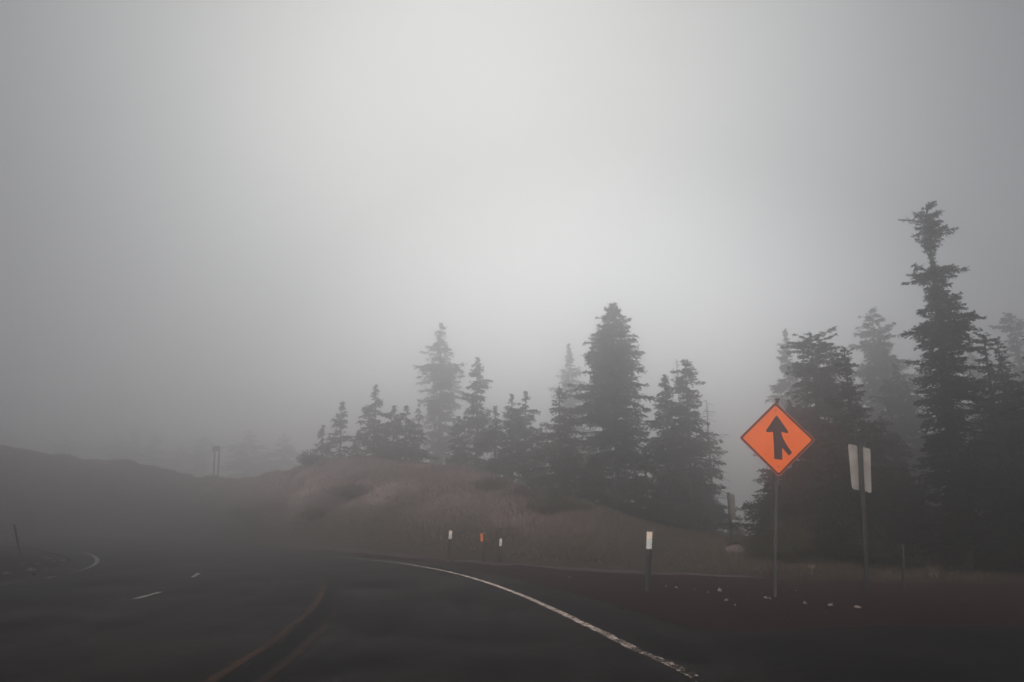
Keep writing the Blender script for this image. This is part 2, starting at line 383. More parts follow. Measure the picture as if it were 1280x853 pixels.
mid = [((a[0]+b[0])/2, (a[1]+b[1])/2) for a, b in zip(yl, yr)]
strip('rumble_strip', mid, [.26, .26, .28, .30, .34, .38, .4, .3, .1], M['tar'], .004, jag=.02)
strip('centre_line', yl, .11, M['yellow_paint'], .008, wear=[.0, .02, .03, .01, .04, .06, .10, .14, .2], jag=.008, step=.12)
strip('centre_line', yr, .10, M['yellow_paint'], .008, wear=[.03, .05, .06, .08, .12, .14, .18, .22], jag=.008, step=.12, seed=5)
strip('lane_line', G2((169, 749), (201, 740.5)), .10, M['white_paint_dull'], .006, wear=[.06, .03, .06], jag=.006, step=.1)
strip('lane_line', G2((241, 722), (249, 716.5)), .09, M['white_paint_dull'], .006, wear=[.08, .06], jag=.006, step=.1)
strip('lane_line', G2((238, 706), (246, 708.5)), .07, M['white_paint_dull'], .006, wear=[.1, .1], jag=.006, step=.1)
strip('inner_edge_line', G2((88, 716.5), (100, 713.5), (113, 709), (120.5, 704), (121.5, 700), (117, 695.5), (108, 692), (95, 689.5)), [.06, .10, .13, .13, .11, .08], M['white_paint_dull'], .006,
      wear=[.1, .02, -.03, -.1, -.12, -.1, -.02, .05, .12], jag=.01, step=.15)
strip('inner_edge_line', G2((58, 723), (68, 721)), .11, M['white_paint_dull'], .006, wear=[.0, -.05, .0], jag=.006, step=.1)
strip('inner_edge_line', G2((-20, 735), (5, 731), (30, 727)), .08, M['white_paint_dull'], .006, wear=[.1, .08, .14], jag=.006, step=.1)

# low pale gravel lip between the cinders and the grass
P = []
for a_ in np.linspace(-.62, .42, 330):
    yy = np.interp(a_, aa, tE); P.append((a_*yy, yy))
P = np.array(P); T = np.gradient(P, axis=0); T /= np.linalg.norm(T, axis=1)[:, None]; Nn = np.stack([-T[:, 1], T[:, 0]], 1)
rows = []
for s_, dz in ((-.16, -.03), (-.06, .045), (.06, .045), (.16, -.03)):
    q = P+Nn*(s_*(.8+.5*wav(P[:, 0], P[:, 1], 2, 21))*np.clip((.44-P[:, 0]/P[:, 1])/.12, .02, 1))[:, None]; rows.append(np.column_stack([q, height(q[:, 0], q[:, 1])+dz*np.clip((.41-P[:, 0]/P[:, 1])/.12, 0, 1)-.03*np.clip((P[:, 0]/P[:, 1]-.30)/.1, 0, 1)]))
V = np.stack(rows, 1).reshape(-1, 3); n = len(P)
M['lip'] = simple('pale_grit', (.045, .034, .035), (.10, .078, .076), 4, .95, .1, 0, .6)
tag(mesh_obj('kerb', V, np.array([(i*4+k, i*4+k+1, (i+1)*4+k+1, (i+1)*4+k) for i in range(n-1) for k in range(3)]), M['lip'], smooth=True), kind='structure')

# ------------------------------------------------------------------ haze
bm = bmesh.new(); bmesh.ops.create_cube(bm, size=1, matrix=Matrix.Translation((0, 290, 3.6)) @ Matrix.Diagonal((1240, 860, 25.0, 1)))
hm = bpy.data.materials.new('haze'); hm.use_nodes = True; t = hm.node_tree
for n_ in list(t.nodes): t.nodes.remove(n_)
mo = t.nodes.new('ShaderNodeOutputMaterial'); pv = t.nodes.new('ShaderNodeVolumePrincipled'); t.links.new(pv.outputs[0], mo.inputs['Volume'])
pv.inputs['Color'].default_value = (1, .995, 1, 1); pv.inputs['Density'].default_value = HAZE; pv.inputs['Anisotropy'].default_value = .87
hz_o = bm_obj('haze', bm, hm); tag(hz_o, kind='stuff'); hz_o['label'] = 'thick pale grey fog filling the air over road and trees'; hz_o['category'] = 'fog'

# ------------------------------------------------------------------ trees
def tubes(paths, seg=3):
    """paths: list of (points Nx3, radii N) -> verts, quads"""
    V, Fc = [], []; off = 0; ang = np.arange(seg)*2*np.pi/seg
    for P, R in paths:
        P = np.asarray(P); T = np.gradient(P, axis=0); T /= np.linalg.norm(T, axis=1)[:, None]+1e-9
        ref = np.where(np.abs(T[:, 2:3]) > .8, [[1., 0, 0]], [[0, 0, 1.]]); A = np.cross(T, ref); A /= np.linalg.norm(A, axis=1)[:, None]+1e-9; B = np.cross(T, A)
        ring = P[:, None]+(A[:, None]*np.cos(ang)[None, :, None]+B[:, None]*np.sin(ang)[None, :, None])*np.asarray(R)[:, None, None]
        n = len(P); V.append(ring.reshape(-1, 3)); i = np.arange(n-1)[:, None]*seg; k = np.arange(seg)[None]; k2 = (k+1) % seg
        Fc.append((np.stack([i+k, i+k2, i+seg+k2, i+seg+k], -1).reshape(-1, 4))+off); off += n*seg
    return np.vstack(V), np.vstack(Fc)

def tubes_b(P, R, seg=3):
    """P: paths x points x 3, R: paths x points"""
    n, K = P.shape[:2]; T = np.gradient(P, axis=1); T /= np.linalg.norm(T, axis=2, keepdims=True)+1e-9
    ref = np.where(np.abs(T[..., 2:3]) > .8, [1., 0, 0], [0, 0, 1.]); A = np.cross(T, ref); A /= np.linalg.norm(A, axis=2, keepdims=True)+1e-9; B = np.cross(T, A)
    ang = np.arange(seg)*2*np.pi/seg
    V = (P[:, :, None]+(A[:, :, None]*np.cos(ang)[:, None]+B[:, :, None]*np.sin(ang)[:, None])*R[:, :, None, None]).reshape(-1, 3)
    i = (np.arange(n)[:, None, None]*K+np.arange(K-1)[None, :, None])*seg; k = np.arange(seg)[None, None]; k2 = (k+1) % seg
    return V, np.stack([i+k, i+k2, i+seg+k2, i+seg+k], -1).reshape(-1, 4)
def conifer(label, u, Y, vtop, prof, group, dens=1.0, seed=1, lean=0.0, bare=0.0, mat='needles', rough=.32, droop=.35, gaps=.25, dead=False, tr=None, name='conifer_tree', cat='tree', twig=1.0, bend=0.0):
    """prof: list of (fraction of height from the ground, left radius m, right radius m)"""
    r = np.random.default_rng(seed)
    top = at(u, vtop, Y); x0 = top[0]-lean; z0 = hz(x0, Y)-.15; H = top[2]-z0
    s = max(.62, min(2.0, Y/28))
    px = lambda h: np.stack([lean*(h/H)**1.3+bend*np.sin(h/H*np.pi)+.012*H/10*np.sin(h*1.3+seed), .012*np.sin(h*.9+seed*2), h], -1)
    R0 = tr or (.008*H+.035)
    hh = np.linspace(0, H, 26)
    tv, tf = tubes([(px(hh), R0*(1-hh/H)**.8*.95+.012)], 9)
    nb = int(H*36*dens/s**.6)
    fr = np.array([p[0] for p in prof]); rl = np.array([p[1] for p in prof]); rr_ = np.array([p[2] for p in prof])
    h = np.sort(max(bare, .01)+(.995-max(bare, .01))*r.uniform(0, 1, nb)**.85)*H
    ph = r.uniform(0, 2*np.pi, nb)
    hf = h/H; side = (np.cos(ph)+1)/2
    side = smooth01(side); RL = 1.22*np.interp(hf, fr, rl)*(1-side)+1.22*np.interp(hf, fr, rr_)*side
    lump = 1+rough*np.sin(ph*2+h*2.3/s+seed)+rough*.8*np.sin(ph*3-h*4.1/s+seed*3)
    L = RL*lump*r.uniform(.62, 1.15, nb)
    L = np.where(r.uniform(0, 1, nb) < gaps, L*.5, L); L = np.maximum(L, .04)
    e0 = np.interp(hf, [0, .4, .8, .95, 1], [-.18, -.02, .15, .3, .7])+r.normal(0, .12, nb)
    base = px(h); K = 6; tt = np.linspace(0, 1, K)
    d = np.stack([np.cos(ph), np.sin(ph)], -1)
    def bp(t, i):
        """point at t along branch i (arrays)"""
        Lr = L[i]*t; xy = d[i]*Lr[:, None]*np.cos(e0[i])[:, None]
        z = np.sin(e0[i])*Lr - droop*L[i]*t**2*.6 + .22*droop*L[i]*t**4
        return base[i]+np.column_stack([xy, z])
    paths = []
    order = np.argsort(-L)[:int(nb*(1 if dead else .6))]
    bP = bp(np.tile(tt, len(order)), np.repeat(order, K)).reshape(len(order), K, 3)
    bv, bf = tubes_b(bP, (.008+.010*L[order])[:, None]*(1-tt*.85)[None])
    if dead:  # drooping bare twigs
        for i in order:
            for q in range(int(4+L[i]*5)):
                t0 = r.uniform(.3, 1); p = bp(np.array([t0]), np.array([i]))[0]; ln = r.uniform(.08, .3)
                a_ = ph[i]+r.choice([-1, 1])*r.uniform(.3, 1); e = p+np.array([math.cos(a_)*ln, math.sin(a_)*ln, -ln*.5])
                paths.append((np.array([p, (p+e)/2+[0, 0, .02], e]), [.006, .005, .002]))
        v2, f2 = tubes_b(np.array([q[0] for q in paths]), np.array([q[1] for q in paths])); bf = np.vstack([bf, f2+len(bv)]); bv = np.vstack([bv, v2])
    root = empty(name, (x0, Y, z0)); tag(root, label, cat, group)
    trk = mesh_obj('trunk', tv, tf, M['dead_wood' if dead else 'bark'], root, smooth=True)
    if dead:
        mesh_obj('branches', bv, bf, M['dead_wood'], root); return root
    # needle sprays
    nt_ = np.maximum((L/(.085*s)*1.25).astype(int), 1); bi = np.repeat(np.arange(nb), nt_*2)
    t = r.uniform(.08, 1.02, len(bi))**.85; sd_ = r.choice([-1, 1], len(bi)); P0 = bp(t, bi)
    tl = (np.minimum(.52, .40*L[bi])*(1.05-t)**.7+.07*s)*r.uniform(.6, 1.25, len(bi))*twig
    pa = ph[bi]+sd_*r.uniform(.45, 1.15, len(bi)); pe = r.normal(-.12, .28, len(bi))-.15
    pe = np.where(hf[bi] > .93, pe+.2, pe); tl = tl*np.interp(hf[bi], [.86, 1], [1, .3])
    D = np.stack([np.cos(pa)*np.cos(pe), np.sin(pa)*np.cos(pe), np.sin(pe)], -1)
    m = np.maximum((tl/(.066*s)).astype(int), 1)+2
    ti = np.repeat(np.arange(len(bi)), m); k = r.uniform(0, 1, len(ti))
    c = P0[ti]+D[ti]*(tl[ti]*k)[:, None]+r.normal(0, .018*s, (len(ti), 3))
    dd = D[ti]+r.normal(0, .30, (len(ti), 3)); dd /= np.linalg.norm(dd, axis=1)[:, None]
    wv = np.cross(dd, r.normal(0, 1, (len(ti), 3))+[0, 0, .6]); wv /= np.linalg.norm(wv, axis=1)[:, None]+1e-9
    ln = (.135*s*r.uniform(.5, 1.4, len(ti)))[:, None]; wd = (.0195*s*r.uniform(.7, 1.3, len(ti)))[:, None]
    V = np.stack([c-dd*ln*.5, c+wv*wd, c+dd*ln*.6, c-wv*wd], 1).reshape(-1, 3)
    fc = np.arange(len(V)).reshape(-1, 4)
    mesh_obj('crown', np.vstack([V, bv]), np.vstack([fc, bf+len(V)]), [M[mat], M['bark']], root, matidx=np.repeat([0, 1], [len(fc), len(bf)]))
    return root

def cone(rb, k=1.0, low=.0, a=1.0):
    """profile of a young fir: widest near the ground"""
    return [(0, rb*.75*low, rb*.75*low), (low+.02, rb*.8, rb*.8*a), (low+.12, rb, rb*a), (.45, rb*.72*k, rb*.72*k*a), (.7, rb*.48*k, rb*.48*k), (.88, rb*.22*k, rb*.22*k), (1, .01, .01)]
gm, gr, gf, gl = 'firs along the crest of the mound', 'firs crowding the right roadside', 'faint firs deep in the fog', 'faint firs deep in the fog'
FAR = {404: 46, 428: 46, 448: 46, 470: 45, 493: 45, 508: 44, 524: 45, 552: 60, 574: 45, 597: 46, 619: 41, 640: 40, 657: 41, 676: 42, 711: 66, 831: 36, 846: 38, 856: 34, 883: 36, 981: 44, 1040: 52, 1089: 43, 1118: 33, 765: 36, 699: 34, 806: 33, 742: 33, 868: 32,  1212: 48, 1265: 40, 1013: 25}
def T_(label, u, Y, v, prof, group, **k):
    Y2 = FAR.get(u, Y); q = Y2/Y
    return conifer(label, u, Y2, v, [(a, b*q, c*q) for a, b, c in prof], group, **k)
# mound, left to right
T_('small pointed fir nearest the left end of the mound, shorter than its right neighbour', 404, 42, 532, cone(.75), gm, seed=11)
T_('slim young fir with separate tiers standing clear near the left end of the mound', 428, 41.5, 500, cone(.85), gm, seed=12, gaps=.25, dens=.85)
T_('tiny fir between the slim tiered fir and the full pointed fir on its right', 448, 41, 541, cone(.6), gm, seed=13)
T_('full pointed fir beginning the dense left clump on the mound', 470, 41, 482, cone(1.05, 1.05, .02), gm, seed=14)
T_('blunt short fir just right of the pointed fir that begins the clump', 493, 40.5, 508, cone(.95, 1.2), gm, seed=15)
T_('round shouldered low fir left of the tall faint fir on the mound', 508, 40, 507, cone(.9, 1.1), gm, seed=16)
T_('thin open low fir touching the left side of the tall faint fir', 524, 41, 506, cone(.8, .9), gm, seed=17, gaps=.35, dens=.7)
T_('tall ragged fir fading into fog above the left clump', 552, 47, 404, [(0, 1.2, 1.2), (.2, 1.35, 1.3), (.42, .9, .85), (.5, 1.25, 1.35), (.62, 1.2, 1.25), (.75, .95, .9), (.88, .6, .6), (1, .06, .06)], gm, seed=18, dens=1.0, rough=.3)
T_('low bushy fir in the gap right of the tall faint fir on the mound', 574, 40, 520, cone(1.0, 1.1), gm, seed=19, gaps=.3)
T_('slender spire fir with uneven shoulders in the middle of the mound', 597, 39, 446, [(0, 1.1, 1.1), (.2, 1.2, 1.25), (.45, .75, .8), (.6, .95, .85), (.72, .5, .5), (.85, .38, .38), (1, .04, .04)], gm, seed=20, rough=.35)
T_('short fir leaning against the right side of the slender spire fir', 619, 37, 508, cone(.95, 1.05), gm, seed=21)
T_('left twin of two equal blunt firs right of the mound centre', 640, 35, 493, cone(1.1, 1.15), gm, seed=22)
T_('right twin of two equal blunt firs right of the mound centre', 657, 35.5, 489, cone(1.15, 1.1), gm, seed=23, gaps=.2)
T_('thin low fir in the gap between twin firs and the brownish fir', 676, 36, 528, cone(.75), gm, seed=24, gaps=.3)
T_('brownish fir standing lowest on the mound slope in front of a taller faint one', 699, 30.5, 482, cone(1.35, 1.0, .03), gm, seed=25, mat='needles_warm')
T_('pale tall fir fading out behind the brownish fir', 711, 50, 429, cone(1.9, 1.15, .05), gm, seed=26, dens=.9)
T_('largest dark full fir of the middle of the picture with a ragged left side', 765, 30.5, 380, [(0, 1.5, 1.5), (.08, 1.7, 1.75), (.3, 1.45, 1.6), (.5, 1.5, 1.35), (.62, 1.45, 1.15), (.75, 1.05, .95), (.87, .72, .7), (.95, .42, .42), (1, .12, .12)], gm, seed=27, dens=1.45, rough=.16, gaps=.12)
T_('shorter pointed fir left of its slightly taller twin at the right foot of the mound', 831, 31.5, 468, cone(1.25, 1.15), gm, seed=28, dens=1.2)
T_('tall narrow fir at the right end of the mound beside the bare dead tree', 856, 30.5, 450, [(0, 1.3, 1.45), (.1, 1.35, 1.6), (.35, 1.1, 1.15), (.6, .85, .8), (.8, .55, .55), (.93, .38, .38), (1, .05, .05)], gm, seed=29, dens=1.35)
T_('low dense fir filling between the largest fir and its right neighbour', 806, 29.5, 560, cone(1.2), gm, seed=30, dens=1.2)
T_('low spreading fir with skirts on the grass below the tall narrow fir', 868, 29.5, 575, cone(1.05), gm, seed=31, dens=1.3)
T_('low dark fir in front of the foot of the largest fir', 742, 29.5, 570, cone(1.1), gm, seed=32, dens=1.2)
T_('bare dead tree with drooping twigs at the right end of the mound', 883, 31, 500, [(0, .7, .9), (.35, .8, 1.1), (.6, .5, .8), (.8, .3, .45), (1, .03, .03)], None, seed=33, dead=True, dens=.55, droop=.55, tr=.085, name='dead_tree', gaps=.3)
T_('bare thin dead pole poking up between the two firs right of the mound', 846, 33, 449, [(0, .2, .2), (.6, .22, .2), (1, .02, .02)], None, seed=34, dead=True, dens=.3, tr=.06, name='dead_tree')
# right side
T_('faint narrow fir fading behind the fir next to the orange sign', 981, 33, 411, cone(1.35, 1.1), gr, seed=41)
T_('flat topped fir rising directly above and right of the orange sign', 1013, 23, 417, [(0, 1.1, 1.1), (.1, 1.35, 1.35), (.4, 1.15, 1.1), (.62, 1.0, .95), (.78, .75, .8), (.88, .5, .7), (.94, .45, .6), (.985, .42, .38), (1, .1, .1)], gr, seed=42, dens=1.35, rough=.3)
T_('dense fir with branches down to the grass just behind the orange sign pole', 963, 22.5, 590, cone(.85, 1.1), gr, seed=43, dens=1.5)
T_('middle sized fir behind the orange sign, left of the flat topped fir', 985, 24, 500, cone(1.2, 1.1), gr, seed=44, dens=1.3, mat='needles_warm')
T_('faint fir top just left of the dark thin topped fir', 1040, 38, 432, cone(1.6, 1.15), gr, seed=45)
T_('dark fir with a thin knobbly top above the blank sign back', 1055, 20.5, 434, [(0, 1.0, 1.0), (.15, 1.15, 1.15), (.4, .95, .95), (.58, .7, .75), (.68, .3, .35), (.75, .36, .28), (.84, .16, .2), (.9, .26, .22), (.97, .2, .16), (1, .05, .05)], gr, seed=46, dens=1.3, rough=.4)
T_('broad pale fir rising behind the blank sign back', 1089, 33, 386, [(0, 1.9, 1.9), (.2, 2.0, 2.1), (.5, 1.5, 1.6), (.7, 1.05, 1.25), (.85, .85, .8), (.93, .5, .5), (1, .08, .08)], gr, seed=47, dens=1.1)
T_('soft rounded fir between the broad pale fir and the tallest leaning tree', 1118, 28, 455, cone(1.6, 1.3), gr, seed=48, dens=1.3)
T_('mid height fir crowding close to the left of the tallest leaning tree', 1100, 24, 520, cone(1.3, 1.2), gr, seed=49, dens=1.3)
T_('tallest dark tree leaning left with a tufted top and ragged bare stem', 1158, 18.5, 255,
   [(0, .4, .45), (.08, .6, .6), (.28, .64, .66), (.45, .54, .66), (.49, .5, .6), (.53, .8, .68), (.57, .6, .72), (.60, .42, .6), (.63, .62, .6), (.66, .35, .66), (.70, .28, .68), (.73, .2, .42), (.755, .16, .42), (.768, .6, .2), (.79, .62, .5), (.80, .2, .5), (.815, .05, .2), (.822, .02, .02), (.85, .02, .02), (.862, .25, .12), (.89, .2, .3), (.91, .22, .62), (.93, .3, .3), (.938, .55, .25), (.955, .55, .28), (.963, .28, .3), (.975, .25, .34), (.99, .16, .22), (1, .04, .04)],
   gr, seed=50, dens=1.75, rough=.18, lean=.22, droop=.3, gaps=.25, tr=.16, bare=.0, twig=.9)
T_('faint fir between the tallest leaning tree and the forked top tree', 1212, 34, 428, cone(1.5, 1.15), gr, seed=51)
T_('dark tree with a thin forked top right of the tallest leaning tree', 1229, 20, 418, [(0, .9, 1.0), (.2, 1.0, 1.1), (.45, .75, .9), (.6, .5, .85), (.72, .24, .62), (.82, .2, .3), (.9, .16, .16), (.95, .26, .2), (1, .1, .1)], gr, seed=52, dens=1.5, rough=.4, twig=.7)
T_('short second stem close behind the forked top tree', 1246, 20.5, 424, [(0, .8, .9), (.3, .8, .9), (.6, .6, .7), (.78, .3, .45), (.9, .14, .12), (1, .16, .14)], gr, seed=53, dens=1.3, rough=.3, twig=.7)
T_('pale thin fir fading at the right edge above the dark trees', 1265, 29, 391, [(0, 1.2, 1.2), (.3, 1.3, 1.3), (.6, .8, .8), (.78, .35, .35), (.88, .3, .3), (.94, .5, .4), (1, .2, .3)], gr, seed=54, rough=.4)
T_('dark tree cut off by the right edge of the picture', 1322, 17, 380, [(0, 1.1, 1.1), (.3, 1.1, 1.1), (.7, .8, .8), (.9, .55, .5), (1, .1, .1)], gr, seed=55, dens=1.3)
T_('low dark fir filling the foot of the trees left of the tallest tree', 1130, 21, 585, cone(1.0, 1.1), gr, seed=56, dens=1.3)
T_('low dark fir right of the foot of the tallest tree', 1218, 19.5, 545, cone(.9, 1.15), gr, seed=57, dens=1.4)
T_('low dark fir at the right edge of the picture beneath the forked top tree', 1272, 18.5, 530, cone(1.1, 1.15), gr, seed=58, dens=1.4)
T_('low fir behind the pole of the blank sign back', 1062, 22.5, 560, cone(1.15, 1.2), gr, seed=59, dens=1.3)
T_('low fir midway between the orange sign pole and the blank sign pole', 1024, 21.8, 590, cone(1.0, 1.15), gr, seed=60, dens=1.4)
# far left, almost lost in the fog
for i, (u, Y_, v, rb, lb) in enumerate([(85, 80, 545, 2.0, 'leftmost ghostly fir above the long dark bank'), (147, 78, 540, 1.4, 'first ghostly fir of a close trio above the bank slope'), (170, 79, 534, 1.3, 'second ghostly fir of the close trio above the bank'),
        (196, 78, 540, 1.7, 'third ghostly fir of the close trio above the bank'), (228, 80, 556, 2.2, 'low ghostly fir left of the two legged marker'), (256, 74, 540, 1.6, 'ghostly fir rising directly behind the two legged marker'),
        (312, 72, 537, 3.0, 'broad ghostly fir above the saddle right of the marker'), (355, 70, 541, 2.4, 'ghostly fir just left of where the mound trees begin'), (336, 72, 562, 2.0, 'small ghostly fir between the two broad faint firs')]):
    T_(lb, u, Y_*1.35, v, cone(rb*1.45, 1.15), gl, seed=80+i, dens=.8)

# ------------------------------------------------------------------ shrubs
def shrub(label, u, v, Y, w_, h_, mat, seed, bare=False, n=70, cat='shrub', group='shrubs on the mound', name='shrub'):
    r = np.random.default_rng(seed); x = at(u, v, Y)[0]; z = hz(x, Y)-.04
    root = empty(name, (x, Y, z)); tag(root, label, cat, group)
    paths, lv = [], []
    for i in range(n):
        a = r.uniform(0, 6.28); sp = r.uniform(0, 1)**.6; tip = np.array([math.cos(a)*w_*sp, math.sin(a)*w_*sp, h_*(1-.55*sp**2)*r.uniform(.6, 1.1)])
        b0 = np.array([math.cos(a)*w_*.12, math.sin(a)*w_*.12, 0]); m_ = (b0+tip)/2+r.normal(0, .05, 3)*w_; m_[2] += .1*h_
        paths.append((np.array([b0, m_, tip]), [.009, .006, .002]))
        for q in range(3 if bare else 12):
            t = r.uniform(.25, 1); p = b0*(1-t)**2+2*m_*t*(1-t)+tip*t*t
            if bare:
                e = p+r.normal(0, .12, 3)+[0, 0, .06]; paths.append((np.array([p, (p+e)/2, e]), [.004, .003, .002]))
            else: lv.append(p+r.normal(0, .04, 3))
    bv, bf = tubes(paths, 3); mesh_obj('branches', bv, bf, M['twig'], root)
    if lv:
        c = np.repeat(np.array(lv), 2, 0); c = c+r.normal(0, .03, c.shape); dd = r.normal(0, 1, c.shape); dd /= np.linalg.norm(dd, axis=1)[:, None]; wv = np.cross(dd, r.normal(0, 1, c.shape)); wv /= np.linalg.norm(wv, axis=1)[:, None]
        V = np.stack([c-dd*.035, c+wv*.018, c+dd*.035, c-wv*.018], 1).reshape(-1, 3)
        mesh_obj('leaves', V, np.arange(len(V)).reshape(-1, 4), M[mat], root)
    return root
shrub('olive leafy shrub at the foot of the fir right behind the orange sign pole', 985, 700, 20.5, .75, 1.25, 'olive_leaf', 1, n=190, group=None)
shrub('small olive shrub between the pink boulder and the orange sign pole', 946, 700, 21.5, .5, .6, 'olive_leaf', 2, n=90, group=None)
shrub('bare twiggy shrub on the skyline between the small sign and the orange sign', 924, 668, 27, .5, .65, 'twig', 3, bare=True, n=40, group=None)
shrub('dark low shrub at the very left tip of the mound skyline', 386, 575, 42, .8, 1.0, 'needles', 4, n=120)
shrub('dark green shrub patch low on the left face of the mound', 440, 625, 33, 1.3, .6, 'olive_leaf', 5, n=170)
shrub('second dark shrub on the mound face just above the road bend', 395, 640, 33, 1.0, .55, 'olive_leaf', 6, n=120)
shrub('reddish twiggy shrub at the far left foot of the mound', 318, 630, 38, 1.5, .9, 'twig', 7, n=120)
shrub('low shrub below the twin blunt firs on the mound', 610, 625, 31, 1.2, .7, 'olive_leaf', 8, n=150)
shrub('bushy shrub at the foot of the brownish fir', 690, 655, 27.5, 1.1, .9, 'olive_leaf', 9, n=180)
shrub('shrub left of the brownish fir halfway down the slope', 655, 640, 29, 1.0, .6, 'twig', 10, n=120)
shrub('low shrub beneath the largest fir beside the pale ledge', 722, 648, 28, .7, .55, 'olive_leaf', 11, n=100)

# ------------------------------------------------------------------ grass and brush (uncountable)
def blades(name, n, sampler, hgt, wid, seed, label, cat):
    r = np.random.default_rng(seed); x, y = sampler(r, n)
    ok = ~inside_poly(x, y, road_poly); x, y = x[ok], y[ok]; ci, mo_, ba = zones(x, y)
    keep = r.uniform(0, 1, len(x)) > ci*1.2; x, y, mo_ = x[keep], y[keep], mo_[keep]
    cl = .5+.5*wav(x, y, 1.1, seed+1); keep = r.uniform(0, 1, len(x)) < .3+.9*cl; x, y, mo_, cl = x[keep], y[keep], mo_[keep], cl[keep]
    k = 5; X_ = np.repeat(x, k)+r.normal(0, .07, len(x)*k); Y_ = np.repeat(y, k)+r.normal(0, .07, len(x)*k); z = np.repeat(hgrid(x, y), k)-.02
    hh = hgt*r.uniform(.4, 1.3, len(X_))*(.6+.9*np.repeat(cl, k))*(1+.7*np.repeat(mo_, k)); a = r.uniform(0, 6.28, len(X_)); w_ = wid*r.uniform(.6, 1.4, len(X_))
    lx, ly = r.normal(0, .45, len(X_))*hh, r.normal(0, .45, len(X_))*hh
    V = np.stack([np.column_stack([X_-np.cos(a)*w_, Y_-np.sin(a)*w_, z]), np.column_stack([X_+np.cos(a)*w_, Y_+np.sin(a)*w_, z]), np.column_stack([X_+lx, Y_+ly, z+hh])], 1).reshape(-1, 3)
    o = mesh_obj(name, V, np.arange(len(V)).reshape(-1, 3), M['blades'])
    A = o.data.attributes.new('mound', 'FLOAT', 'POINT'); A.data.foreach_set('value', np.repeat(np.repeat(mo_, k), 3).astype(np.float32))
    tag(o, label, cat, kind='stuff'); return o
def samp_field(r, n):
    a = r.uniform(-.2, .62, n); q = r.uniform(0, 1, n)**.8; Ye = np.interp(a, aa, tE); Yc = np.interp(a, aa, tY); y = Ye+.55+(Yc-Ye+3)*q; return a*y, y
def samp_mound(r, n):
    a = r.uniform(-.75, .16, n); q = r.uniform(0, 1, n); Ye = np.interp(a, aa, tE); Yc = np.interp(a, aa, tY); y = Ye+.8+(Yc-Ye+2)*q; return a*y, y
def samp_isl(r, n): return r.uniform(-26, -12, n), r.uniform(12, 38, n)
blades('grass', 26000, samp_field, .11, .012, 31, 'short dry brown grass on the flat ground behind the marker posts', 'grass')
blades('brush', 34000, samp_mound, .085, .016, 32, 'dry reddish brush covering the mound and bank', 'brush')

# ------------------------------------------------------------------ stones
def rock(label, u, v, w_, h_, seed, group=None, mat='stone', name='stone', z=None, sub=2, dep=None):
    x, y = gp(u, v); 
    for _ in range(25):          # march to the ground surface
        zz = hz(x, y); x2, y2 = gp(u, v, zz); x, y = (x+x2)/2, (y+y2)/2
    zz = max(hz(x, y), 0 if inside_poly(np.array([x]), np.array([y]), road_poly)[0] else -9)
    bm = bmesh.new(); bmesh.ops.create_icosphere(bm, subdivisions=sub, radius=1); r = random.Random(seed)
    ax = [Vector((r.uniform(-1, 1), r.uniform(-1, 1), r.uniform(-1, 1))).normalized() for _ in range(9)]
    for v_ in bm.verts:
        k = 1.0
        for q in ax: k -= max(0, v_.co.dot(q)-.62)*.75
        k += .06*math.sin(v_.co.x*5+seed)+.05*math.sin(v_.co.y*7+seed*2)
        v_.co = Vector((v_.co.x*w_*.5*k, v_.co.y*(dep or w_*.42)*k, max(v_.co.z, -.4)*h_*k))
    o = bm_obj(name, bm, M[mat], None, (x, y, zz-h_*.02)); o.rotation_euler = (0, 0, r.uniform(-.5, .5)); tag(o, label, 'stone', group); return o
gs = 'stones scattered on the red cinders'
rock('large pinkish boulder in the grass at the foot of the small far sign', 922, 691, .95, .24, 1, name='boulder', sub=3, mat='pale_stone')
rock('small pale stone on the cinders, first right of the nearest marker post', 845, 735, .085, .045, 2, gs, 'pale_stone')
rock('largest pale pink stone on the cinders between marker post and orange sign', 899, 739, .13, .07, 3, gs, 'pale_stone', sub=3)
rock('small bright stone just left of the largest pink stone', 885.5, 741, .05, .03, 4, gs, 'pale_stone')
rock('flat bright stone below the largest pink stone', 907, 751, .10, .04, 5, gs, 'pale_stone')
rock('tiny reddish stone below the flat bright stone', 919, 757, .05, .03, 6, gs)
rock('grey stone just left of the foot of the orange sign pole', 956.5, 748, .10, .045, 7, gs)
rock('small stone touching the left side of the orange sign pole foot', 962.5, 749, .06, .035, 8, gs)
rock('faint stone right of the orange sign pole foot, second of three', 1007, 755, .09, .045, 9, gs)
rock('tiny pink stone just right of the orange sign pole', 995, 739, .05, .03, 10, gs)
rock('dull stone farther right of the orange sign pole toward the blank sign', 1037, 757, .11, .05, 11, gs)
rock('dark flat stone on the cinders below the blank sign pole', 1072, 760, .14, .05, 12, gs)
rock('pale stone at the top of the grass beside the olive shrub', 1015, 710, .16, .08, 13, None)
rock('tiny stone on the cinders left of the small bright stone', 868, 737, .04, .03, 14, gs)
rock('tiny dark stone just left of the first pale stone', 833, 733, .06, .03, 15, gs)
rock('small grey stone on the cinders in line below the far marker posts', 712, 722, .08, .035, 16, gs)
rock('tiny red pebble alone on the dark asphalt at the right', 1212, 783, .022, .02, 17, None, 'pale_stone')
gi = 'stones on the verge inside the bend'
for i, (u, v, w_, lb) in enumerate([(36, 713, .34, 'widest low stone on the left verge near the asphalt edge'), (60, 698.5, .26, 'pale stone highest on the left verge'), (67, 703, .24, 'stone just below the highest stone on the left verge'), (57, 711, .16, 'small round stone right of the widest stone on the left verge'),
        (78, 701, .2, 'rightmost stone of the left verge by the white curve'), (27, 705.5, .14, 'small stone left of the others on the left verge'), (8, 718, .3, 'long low stone at the left edge of the picture'), (46, 705, .16, 'small dark stone amid the left verge stones')]):
    rock(lb, u, v, w_, w_*.28, 40+i, gi)
